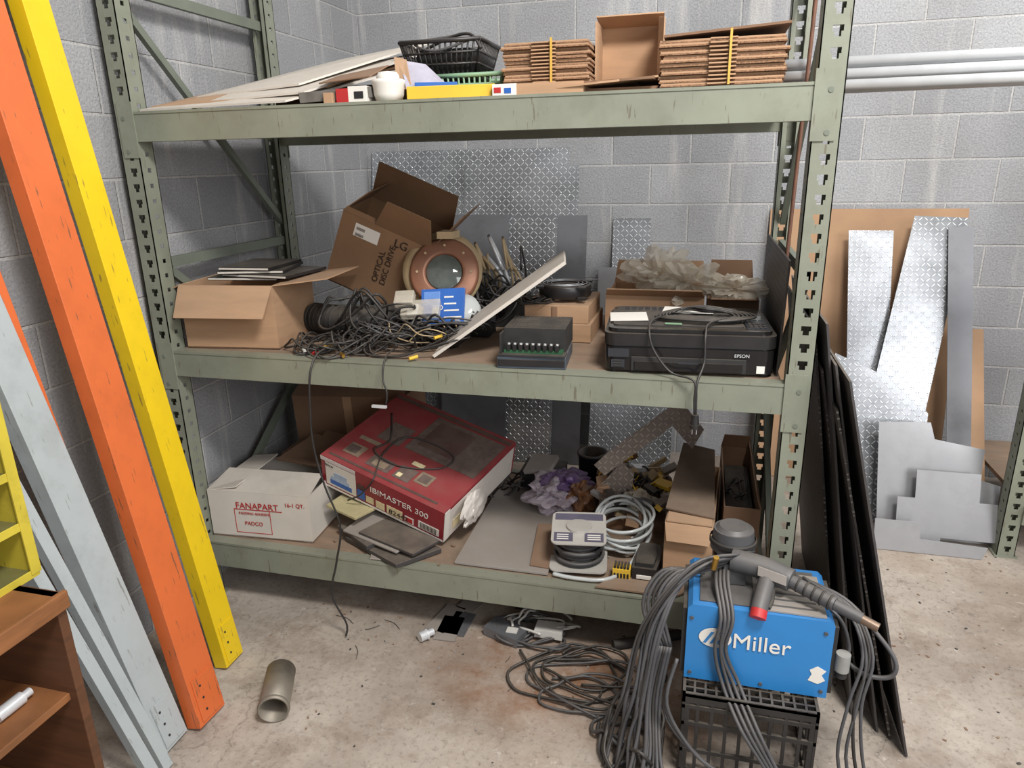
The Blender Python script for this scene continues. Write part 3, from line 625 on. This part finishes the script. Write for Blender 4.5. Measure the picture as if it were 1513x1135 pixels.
text(rb,'printed_maker','Ibico',.020,L0+un*.02+wh*.122+nf*.004,un,wu,INK)
g=G(); g.box(-1.28,-1.05,2.34,2.60,Z,.40,CARDD); g.slab([(-1.34,2.2,Z+.12),(-1.2,2.16,Z+.10),(-1.14,2.3,Z+.10),(-1.3,2.34,Z+.13)],.012,mat('yellowed_foam','#a89e78',.8)); g.obj('support_carton',bevel=.002)
g=G()
for k,(q,m) in enumerate(([[(-1.25,2.16),(-.98,2.02),(-.86,2.16),(-1.10,2.30)],DKP],[[(-1.30,2.20),(-1.12,2.08),(-1.0,2.3),(-1.2,2.38)],DKP],[[(-1.10,2.06),(-.98,2.06),(-1.0,2.2),(-1.12,2.12)],GREYB])):
    z=Z+.012+.02*k if k<2 else Z+.004
    g.slab([(x,y,z) for x,y in q],.018 if k<2 else .006,m)
g.slab([(-1.25,2.15,Z+.05),(-1.0,2.07,Z+.035),(-.93,2.20,Z+.04),(-1.2,2.3,Z+.07)],.008,GREYB)
g.slab([(-1.18,2.14,Z+.055),(-.93,2.06,Z+.04),(-.87,2.17,Z+.042),(-1.12,2.26,Z+.058)],.012,DKP)
g.obj('dark_plastic_plates',bevel=.002)
g=G(); g.slab([(-.79,2.10,Z+.006),(-.45,2.10,Z+.006),(-.46,2.42,Z+.008),(-.62,2.78,Z+.01),(-.8,2.78,Z+.01)],.009,GREYB); g.slab([(-.52,2.13,Z+.015),(-.38,2.12,Z+.013),(-.42,2.42,Z+.03),(-.55,2.4,Z+.03)],.005,CARDD); g.obj('grey_board',bevel=.001)
g=G(); c=V((-.36,2.215,Z+.016))
def rsq(h,r,n=6): return rr(-h,h,-h,h,r,n)
M=Matrix.Translation(c)@Matrix.Rotation(.12,4,'Z'); FL=mat('spool_flange','#b7b4ae',.6,0,.06,8,dust=.3)
SP=mat('slate_print','#5c5868',.6)
g.prism(rsq(.10,.028),0,.005,FL,M)
for k in range(8): g.tube([c+V(((.078+.008*math.sin(k*2))*math.cos(a*math.pi/8),(.078+.008*math.sin(k*2))*math.sin(a*math.pi/8),.011+.0125*k)) for a in range(16)],.0068,RUBG,8,2,True)
g.cyl(c,c+V((0,0,.13)),.045,FL,n=20)
M2=Matrix.Translation(c+V((0,-.005,.118)))@Matrix.Rotation(.15,4,'Z')@Matrix.Rotation(.12,4,'X')
g.prism(rsq(.095,.025),0,.005,FL,M2); g.box(-.085,.085,.045,.083,.005,.0062,SP,M2); g.box(-.085,-.02,-.08,-.03,.005,.006,SP,M2); g.box(.02,.085,-.08,-.03,.005,.006,SP,M2)
for i in range(3): g.box(-.075,-.035,-.07+.012*i,-.065+.012*i,.006,.0068,PALE,M2); g.box(.03,.075,-.07+.012*i,-.065+.012*i,.006,.0068,PALE,M2)
g.rev([(.026,.0055),(.026,.0075),(.012,.0075)],M2@V((0,0,0)),M2.to_3x3()@V((0,0,1)),PALE,24); g.rev([(.011,.0078),(.0001,.0078)],M2@V((0,0,0)),M2.to_3x3()@V((0,0,1)),BLACK,20)
g.obj('cable_spool')
g=G()
for k in range(8):
    r=.085+.006*(k%4); cx,cy=-.225+R_(-.012,.012),2.36+R_(-.012,.012); ph=R_(0,6)
    g.tube([(cx+r*math.cos(a*.524),cy+r*1.1*math.sin(a*.524),Z+.03+.010*k+.02*math.sin(a*.524+ph)+.05*(.5+.5*math.sin(a*.524))) for a in range(12)],.0058,TUBM,8,4,True)
g.tube([(-.16,2.36,Z+.05),(-.16,2.24,Z+.04),(-.2,2.15,Z+.02),(-.26,2.10,Z+.012),(-.36,2.09,Z+.012),(-.43,2.10,Z+.012)],.007,TUBM,8,5)
g.obj('clear_tubing_coil')
PB=mat('printed_bag','#b0a5b0',.35,0,.15,8,bump=.5,bscale=20,dust=.3); PP=mat('purple_print','#5e4676',.4,0,.2,10,dust=.3)
g=G(); g.blob((-.53,2.60,Z+.07),(.115,.13,.06),PB,.5,1.8,4,2,flat=Z+.002); g.blob((-.48,2.64,Z+.105),(.10,.09,.045),PP,.5,1.8,4,6); g.blob((-.42,2.6,Z+.07),(.06,.10,.06),mat('brown_print','#7a5030',.4,dust=.3),.5,2,4,8,flat=Z+.002); g.obj('printed_plastic_bag')
g=G(); g.rev([(.0001,0),(.055,0),(.062,.17),(.066,.17),(.066,.18),(.055,.18),(.05,.01)],(-.40,2.80,Z),(0,0,1),BLACK,28); g.obj('black_bucket')
g=G()
for i in range(90):
    x=R_(-.34,-.06); y=R_(2.46,2.85); z=Z+R_(.03,.17); M=Matrix.Translation((x,y,z))@Matrix.Rotation(R_(0,3),4,'Z')@Matrix.Rotation(R_(-.7,.7),4,'X')@Matrix.Rotation(R_(-.5,.5),4,'Y')
    g.box(-R_(.01,.055),R_(.01,.05),-R_(.008,.028),R_(.008,.028),-.008,.010,random.choice((BLACKM,CARD,CARDD,STEELD,BLACK,PALE,YELC,GREYB,COPPERW,GALV,BEI,CARDD,WOODS)),M)
g.box(-.35,-.08,2.48,2.86,Z,Z+.04,CARDD)
loops(g,-.2,2.62,Z+.08,12,.1,.1,.004,RUB,.10,.05)
loops(g,-.2,2.62,Z+.08,4,.1,.1,.003,YELC,.10,.05)
loops(g,-.72,2.7,Z+.0,5,.08,.08,.004,RUB,.08,.05)
g.blob((-.17,2.50,Z+.12),(.06,.05,.05),CLR,.7,2.5,3,21)
for i in range(5): g.cyl((-.12-.01*i,2.42,Z+.01+.02*i),(-.14-.01*i,2.60,Z+.03+.02*i),.009,random.choice((GALV,BLACKM,CARDD)),n=10)
g.obj('hardware_parts_pile')
g=G(); g.slab([(-.68,2.70,Z+.10),(-.56,2.68,Z+.13),(-.54,2.76,Z+.16),(-.66,2.8,Z+.14)],.02,GREYB); g.box(-.70,-.52,2.72,2.86,Z,Z+.10,BLACKM); g.obj('grey_parts_tray')
sheet('bent_diamond_plate',(0,2.43,0),(1,.12,0),(0,.15,1),[(-.34,.55),(-.29,.60),(-.18,.69),(-.03,.81),(.06,.70),(.02,.625),(-.055,.71),(-.19,.60),(-.30,.51)][::-1],.004,DIAB)
sheet('diamond_plate_offcut',(0,2.47,0),(1,0,0),(0,.12,1),[(-.33,.30),(-.22,.29),(-.20,.50),(-.25,.54),(-.33,.44)],.004,DIAB)
g=G(); M=Matrix.Translation((-.20,2.145,Z))
g.box(-.03,.03,-.02,.02,0,.045,YELC,M); 
for i in range(5): g.box(-.026+.011*i,-.019+.011*i,-.018,.018,.045,.055,BLACK,M); g.box(-.026+.011*i,-.019+.011*i,-.022,-.019,.012,.03,BLACK,M)
g.obj('yellow_terminal_block',bevel=.001)
g=G(); g.prism([(-.165,2.13),(-.085,2.13),(-.075,2.2),(-.08,2.30),(-.15,2.30),(-.165,2.2)],Z,Z+.055,BLACK); g.prism([(-.155,2.14),(-.095,2.14),(-.088,2.2),(-.093,2.28),(-.145,2.28),(-.155,2.2)],Z+.055,Z+.07,BLACKM); g.box(-.15,-.1,2.127,2.131,Z+.015,Z+.03,PALE); g.obj('black_plastic_case',bevel=.006)
g=G(); M=Matrix.Translation((.02,2.15,Z))@Matrix.Rotation(-.06,4,'Z'); carton(g,-.085,.07,0,.50,0,.225,CARD,CARDD,(('f',-1.1,.06),),M=M); g.slab([M@V(p) for p in ((-.08,.0,.23),(.065,.0,.23),(.065,.14,.235),(-.08,.14,.235))],.004,CARD)
g.slab([M@V(p) for p in ((-.09,.06,.245),(.07,.04,.238),(.045,.48,.30),(-.075,.50,.31))],.006,mat('dusty_flap','#6a5748',.9,dust=.4)); g.obj('long_cardboard_box')
g=G(); carton(g,.125,.245,2.30,2.85,Z,.23,CARDD,CARDD,(('r',1.9,.04),('b',1.8,.06))); g.box(.14,.23,2.35,2.8,Z+.1,Z+.17,BLACKM); loops(g,.18,2.55,Z+.17,4,.03,.1,.003,RUB,.04,.01); g.obj('cardboard_box')
g=G(); g.slab([(-.28,2.06,.285),(-.02,2.06,.285),(.06,2.14,.285),(-.2,2.17,.285)],.006,WOODS); g.obj('wood_scrap')
g=G()
for i in range(60):
    x=R_(-1.3,.2);y=R_(2.06,2.5); s_=R_(.003,.012); M=Matrix.Translation((x,y,Z+.0005))@Matrix.Rotation(R_(0,3),4,'Z'); g.box(-s_,s_,-s_*.6,s_*.6,0,.003,random.choice((CARDD,PALE,BLACKM,GREYB)),M)
g.obj('shelf_debris')
# ---------------------------------------------------------------- floor things
g=G(); PIPE=mat('old_pipe','#8d867a',.55,.5,.25,14,dust=.4,dirt=.5); g.pipe((-1.195,1.535,.048),(-1.27,1.70,.048),.047,.042,PIPE,32); g.rev([(.0475,.006),(.0495,.010),(.0475,.014)],(-1.195,1.535,.048),(-.075,.165,0),PIPE,32); g.obj('pipe_offcut')
g=G(); g.cyl((-.90,2.0,.022),(-.885,2.02,.022),.018,GALV,n=18); g.cyl((-.885,2.02,.022),(-.88,2.026,.022),.022,GALV,n=6); g.cyl((-.88,2.026,.022),(-.865,2.045,.022),.013,GALV,n=14); g.obj('conduit_fitting')
g=G()
loops(g,-.32,1.96,.004,6,.24,.13,.0045,RUB,.02,.05)
loops(g,-.28,1.88,.004,3,.20,.12,.0045,RUBG,.02,.05)
loops(g,-.52,2.14,.004,4,.12,.08,.005,RUBG,.03,.03)
loops(g,-.5,2.16,.01,4,.12,.07,.0045,WHITE,.04,.02)
g.box(-.50,-.40,2.10,2.16,.02,.05,WHITE); g.box(-.60,-.56,2.08,2.11,.01,.04,WHITE)
g.obj('extension_cord_coil')
g=G()
for i in range(18): 
    x=R_(-1.0,-.05);y=R_(2.10,2.8); M=Matrix.Translation((x,y,0.003))@Matrix.Rotation(R_(0,3),4,'Z'); g.box(-R_(.04,.1),R_(.04,.1),-.03,.05,0,.004+.03*(i%3==0),random.choice((GREYB,CARDD,BLACKM,STEELD,GREYB)),M)
for i in range(4): g.cyl((-.22+.06*i,2.12+.03*i,.02),(-.16+.06*i,2.15+.03*i,.02),.018,BLACKM,n=12)
g.obj('scrap_pieces')
g=G()
for i in range(600):
    x=R_(-1.5,1.7);y=R_(1.5,3.1) if i%3 else R_(1.9,2.7); s_=R_(.0015,.006); M=Matrix.Translation((x,y,.0005))@Matrix.Rotation(R_(0,3),4,'Z'); g.box(-s_,s_,-s_*.6,s_*.6,0,.002,random.choice((CARDD,GREYB,BLACKM,GREYB,WOODS)),M)
for i in range(8):
    x=R_(-1.2,-.2);y=R_(1.75,2.1); a=R_(0,3); l=R_(.03,.10); g.tube([(x,y,.003),(x+l*.5*math.cos(a),y+l*.5*math.sin(a),.005),(x+l*math.cos(a+.2),y+l*math.sin(a+.2),.003)],.001,BLACKM,5,3)
g.obj('floor_debris')
# milk crate
g=G(); x0,x1,y0,y1,h=.02,.365,1.635,1.965,.275; PL=mat('crate_black_plastic','#1e1e20',.5,0,.2,15,dust=.5)
t=.008
for z,hh in ((0,.02),(.08,.012),(.17,.012),(.225,.012),(h-.03,.03)):
    g.box(x0,x1,y0,y0+t,z,z+hh,PL); g.box(x0,x1,y1-t,y1,z,z+hh,PL); g.box(x0,x0+t,y0,y1,z,z+hh,PL); g.box(x1-t,x1,y0,y1,z,z+hh,PL)
N=9
for i in range(N+1):
    w=.02 if i in (0,N) else .009
    xx=x0+(x1-x0-w)*i/N; yy=y0+(y1-y0-w)*i/N
    g.box(xx,xx+w,y0+.001,y0+t-.001,0,h-.001,PL); g.box(xx,xx+w,y1-t+.001,y1-.001,0,h-.001,PL); g.box(x0+.001,x0+t-.001,yy,yy+w,0,h-.001,PL); g.box(x1-t+.001,x1-.001,yy,yy+w,0,h-.001,PL)
for i in range(13):
    xx=x0+(x1-x0-.006)*i/12; yy=y0+(y1-y0-.006)*i/12
    g.box(xx,xx+.006,y0,y1,h-.012,h-.002,PL); g.box(x0,x1,yy,yy+.006,h-.012,h-.003,PL)
g.obj('milk_crate')
# wire feeder / welder
g=G(); wx0,wx1,wy0,wy1,wz0,wz1=.02,.385,1.69,1.93,.282,.515
DG=mat('dark_grey_plastic','#4a4b4e',.5,0,.15,15,dust=.3)
g.prism([(wx0,wz0),(wx1,wz0),(wx1,wz1-.012),(wx1-.012,wz1),(wx0+.012,wz1),(wx0,wz1-.012)],-wy1,-wy0,BLUE,Matrix.Rotation(math.pi/2,4,'X'))
g.box(wx0+.03,wx1-.03,wy0+.02,wy1-.02,wz1,wz1+.004,DG); g.box(wx0+.17,wx1-.02,wy0+.01,wy1-.04,wz1+.001,wz1+.006,GREYB)
for i in range(5): g.box(wx0+.18,wx1-.04,wy0+.03+.03*i,wy0+.038+.03*i,wz1+.006,wz1+.0066,DG)
g.box(wx0-.012,wx0,wy0+.01,wy1-.01,wz0+.01,wz1-.02,BLACKM); g.box(wx1,wx1+.012,wy0+.01,wy1-.01,wz0+.01,wz1-.02,BLACKM)
for (x,z) in ((wx0+.015,wz0+.02),(wx1-.015,wz0+.02),(wx1-.02,wz1-.035),(wx0+.2,wz0+.015),(wx0+.012,wz1-.04)): g.cyl((x,wy0-.004,z),(x,wy0,z),.005,DG,n=8)
g.prism([(-.02,-.02),(.005,-.028),(.022,-.015),(.012,.0),(.022,.014),(.0,.026),(-.018,.012),(-.012,.0)],.0,.0012,PALE,frame((wx1-.03,wy0-.0005,wz0+.07),(1,0,0),(0,0,1)))
we=g.obj('wire_feed_welder',bevel=.003)
text(we,'machine_logo','Miller',.064,(wx0+.118,wy0-.003,wz0+.118),(1,0,0),(0,0,1),PALE,.001)
q=G(); LG_=[(math.cos(a*math.pi/16)*.042,math.sin(a*math.pi/16)*.03) for a in range(32)]
Mq=frame((wx0+.075,wy0-.002,wz0+.14),(1,0,0),(0,0,1)); q.prism(LG_,0,.001,PALE,Mq)
for k in (-.017,.0,.017): q.prism([(k-.014,-.018),(k-.006,-.018),(k+.014,.018),(k+.006,.018)],.001,.002,BLUE,Mq)
q.obj('logo_badge',parent=we)
# spool gun
g=G(); top=wz1+.006
c=V((.135,1.90,top+.090)); g.cyl(c+V((0,0,-.03)),c+V((0,0,.03)),.062,DG,.055,28); g.cyl(c+V((0,0,.03)),c+V((0,0,.04)),.05,DG,.04,28); g.rev([(.0655,-.012),(.0655,.0),(.062,.004)],c,(0,0,1),BLACKM,28)
MG=mat('gun_grey','#4c4d50',.5,0,.15,15,dust=.35)
g.tube([(.13,1.82,top+.065),(.21,1.80,top+.063),(.28,1.77,top+.052)],.032,MG,12,4); g.slab([(.195,1.764,top+.060),(.265,1.740,top+.052),(.265,1.748,top+.076),(.195,1.771,top+.084)],.006,GREYB)
g.tube([(.225,1.79,top+.055),(.215,1.75,top+.038),(.205,1.715,top+.018),(.198,1.69,top+.0)],.022,MG,12,4)
g.cyl((.199,1.692,top+.003),(.195,1.676,top-.013),.0215,REDL,n=16)
g.tube([(.235,1.745,top+.035),(.232,1.725,top+.012),(.222,1.70,top+.005)],.006,BLACKM,8,4)
g.tube([(.27,1.775,top+.052),(.33,1.74,top+.042),(.38,1.71,top+.034)],.019,MG,12,4); g.cyl((.38,1.71,top+.034),(.44,1.68,top+.022),.015,DG,n=14); g.cyl((.44,1.68,top+.022),(.475,1.662,top+.014),.012,mat('copper_nozzle','#7d6a5a',.4,.5),n=14)
for k in range(6): 
    p=V((.28,1.77,top+.052)).lerp(V((.37,1.715,top+.036)),k/5); g.rev([(.019,-.003),(.022,0),(.019,.003)],p,(.1,-.055,-.016),BLACKM,14)
g.box(.11,.17,1.80,1.88,top,top+.06,MG)
g.obj('spool_gun',bevel=.001)
# hanging hoses around welder
g=G(); top=wz1
RC=(RUBG,RUBG,RUB)
for k in range(10):
    o=.009*k; m=RC[k%3]; j=lambda s=.012: R_(-s,s)
    g.tube([(.16+o*.4,1.88,top+.045+o*.3),(.10+o*.5,1.80,top+.06+o*.5),(.0+o*.4+j(),1.73,top+.045+o*.6),(-.045-o*.6,1.67+j(),top-.06+j()),(-.065-o*.9+j(),1.63,.25),(-.075-o*1.1+j(.02),1.58+o,.12),(-.09-o*1.0+j(.03),1.53+o+j(.02),.012)],R_(.0045,.006),m,8,5)
for k in range(4):
    o=.010*k
    g.tube([(.10+o,1.9,top+.04),(.09+o,1.76,top+.035+o*.3),(.105+o,1.675,top-.02),(.095+o+R_(-.006,.006),1.672,.40),(.12+o*1.5,1.667,.30),(.17+o*1.5,1.60,.22),(.24+o,1.58,.12),(.30+o,1.56,.02)],.0052,RUBG,8,5)
for k in range(4):
    o=.02*k
    g.tube([(.32,1.84,top+.03),(.42+o*.3,1.76,top-.0),(.46+o*.4,1.70,.42),(.44+o*.2+R_(-.02,.02),1.66,.3),(.42+o,1.64,.15),(.46+o,1.62,.012)],.0045,RC[k%3],8,5)
g.tube([(.30,1.86,top+.02),(.42,1.80,.52),(.50,1.74,.46),(.54,1.71,.41),(.53,1.70,.37),(.47,1.71,.36),(.41,1.74,.39)],.006,RUBG,8,6)
g.tube([(.16,1.88,top+.03),(.24,1.85,top+.02),(.32,1.80,top+.015),(.40,1.74,.50),(.43,1.72,.43),(.42,1.71,.40)],.005,RUBG,8,6)
loops(g,-.10,1.72,.004,5,.09,.15,.0055,RUBG,.08,.03)
loops(g,-.10,1.70,.004,3,.08,.14,.005,RUB,.12,.03)
for k in range(5):
    o=.013*k; g.tube([(-.02-o*.6,1.72,.35),(-.05-o,1.75,.48-o*.5),(0-o,1.80,.54),(.06,1.82,.535)],.0055,RC[k%3],8,5)
    g.tube([(-.02-o*.6,1.72,.35),(-.04-o*.7,1.68,.2),(-.03-o*.7,1.60,.08),(.0-o*2,1.54,.012)],.0055,RC[k%3],8,5)
for k in range(3):
    o=.02*k; g.tube([(-.0-o*.3,1.66,.36-o),(-.02,1.62,.24-o),(.05+o,1.605,.12-o),(.14+o,1.60,.05),(.25+o,1.59,.02)],.0052,RUBG,8,6)
g.cyl((.415,1.70,.37),(.415,1.70,.42),.018,mat('grey_connector','#8f908d',.5,dust=.3),n=14); g.cyl((.415,1.70,.35),(.415,1.70,.37),.014,BLACKM,n=14); g.cyl((.08,1.74,.60),(.085,1.73,.64),.008,COPPERW,n=8)
g.obj('welding_cable_bundle')
# ---------------------------------------------------------------- lights, world, camera
def area(name,loc,tgt,size,e,col=(1,1,1),sy=None):
    l=bpy.data.lights.new(name,'AREA'); l.energy=e; l.size=size; l.color=col
    if sy: l.shape='RECTANGLE'; l.size_y=sy
    o=bpy.data.objects.new(name,l); C.collection.objects.link(o); o.location=loc
    o.rotation_euler=(V(tgt)-V(loc)).to_track_quat('-Z','Y').to_euler(); return o
area('overhead_shop_light',(.9,.2,3.9),(-.3,2.6,.8),.9,150,(1,.975,.94),.5)
area('front_right_light',(3.2,-1.2,2.6),(.2,2.8,.8),2.0,105,(.99,.99,1))  # broad area light from the front right, behind the camera
area('rear_shop_light',(1.9,2.6,4.0),(1.2,3.4,0),1.2,55,(1,.985,.96))
w=bpy.data.worlds.new('world'); C.scene.world=w; w.use_nodes=True; w.node_tree.nodes['Background'].inputs[0].default_value=(.97,.98,1,1); w.node_tree.nodes['Background'].inputs[1].default_value=.47
cam=bpy.data.cameras.new('camera'); co=bpy.data.objects.new('camera',cam); C.collection.objects.link(co)
cam.sensor_width=36; cam.lens=24.98; cam.clip_start=.05
R=V((.967,.253,-.0197)).normalized(); B=V((.247,-.921,.2997)).normalized(); U=B.cross(R).normalized(); R=U.cross(B).normalized()
M=Matrix((R,U,B)).transposed().to_4x4(); M.translation=V((0,0,1.65)); co.matrix_world=M
C.scene.camera=co
C.scene.view_settings.view_transform='Standard'
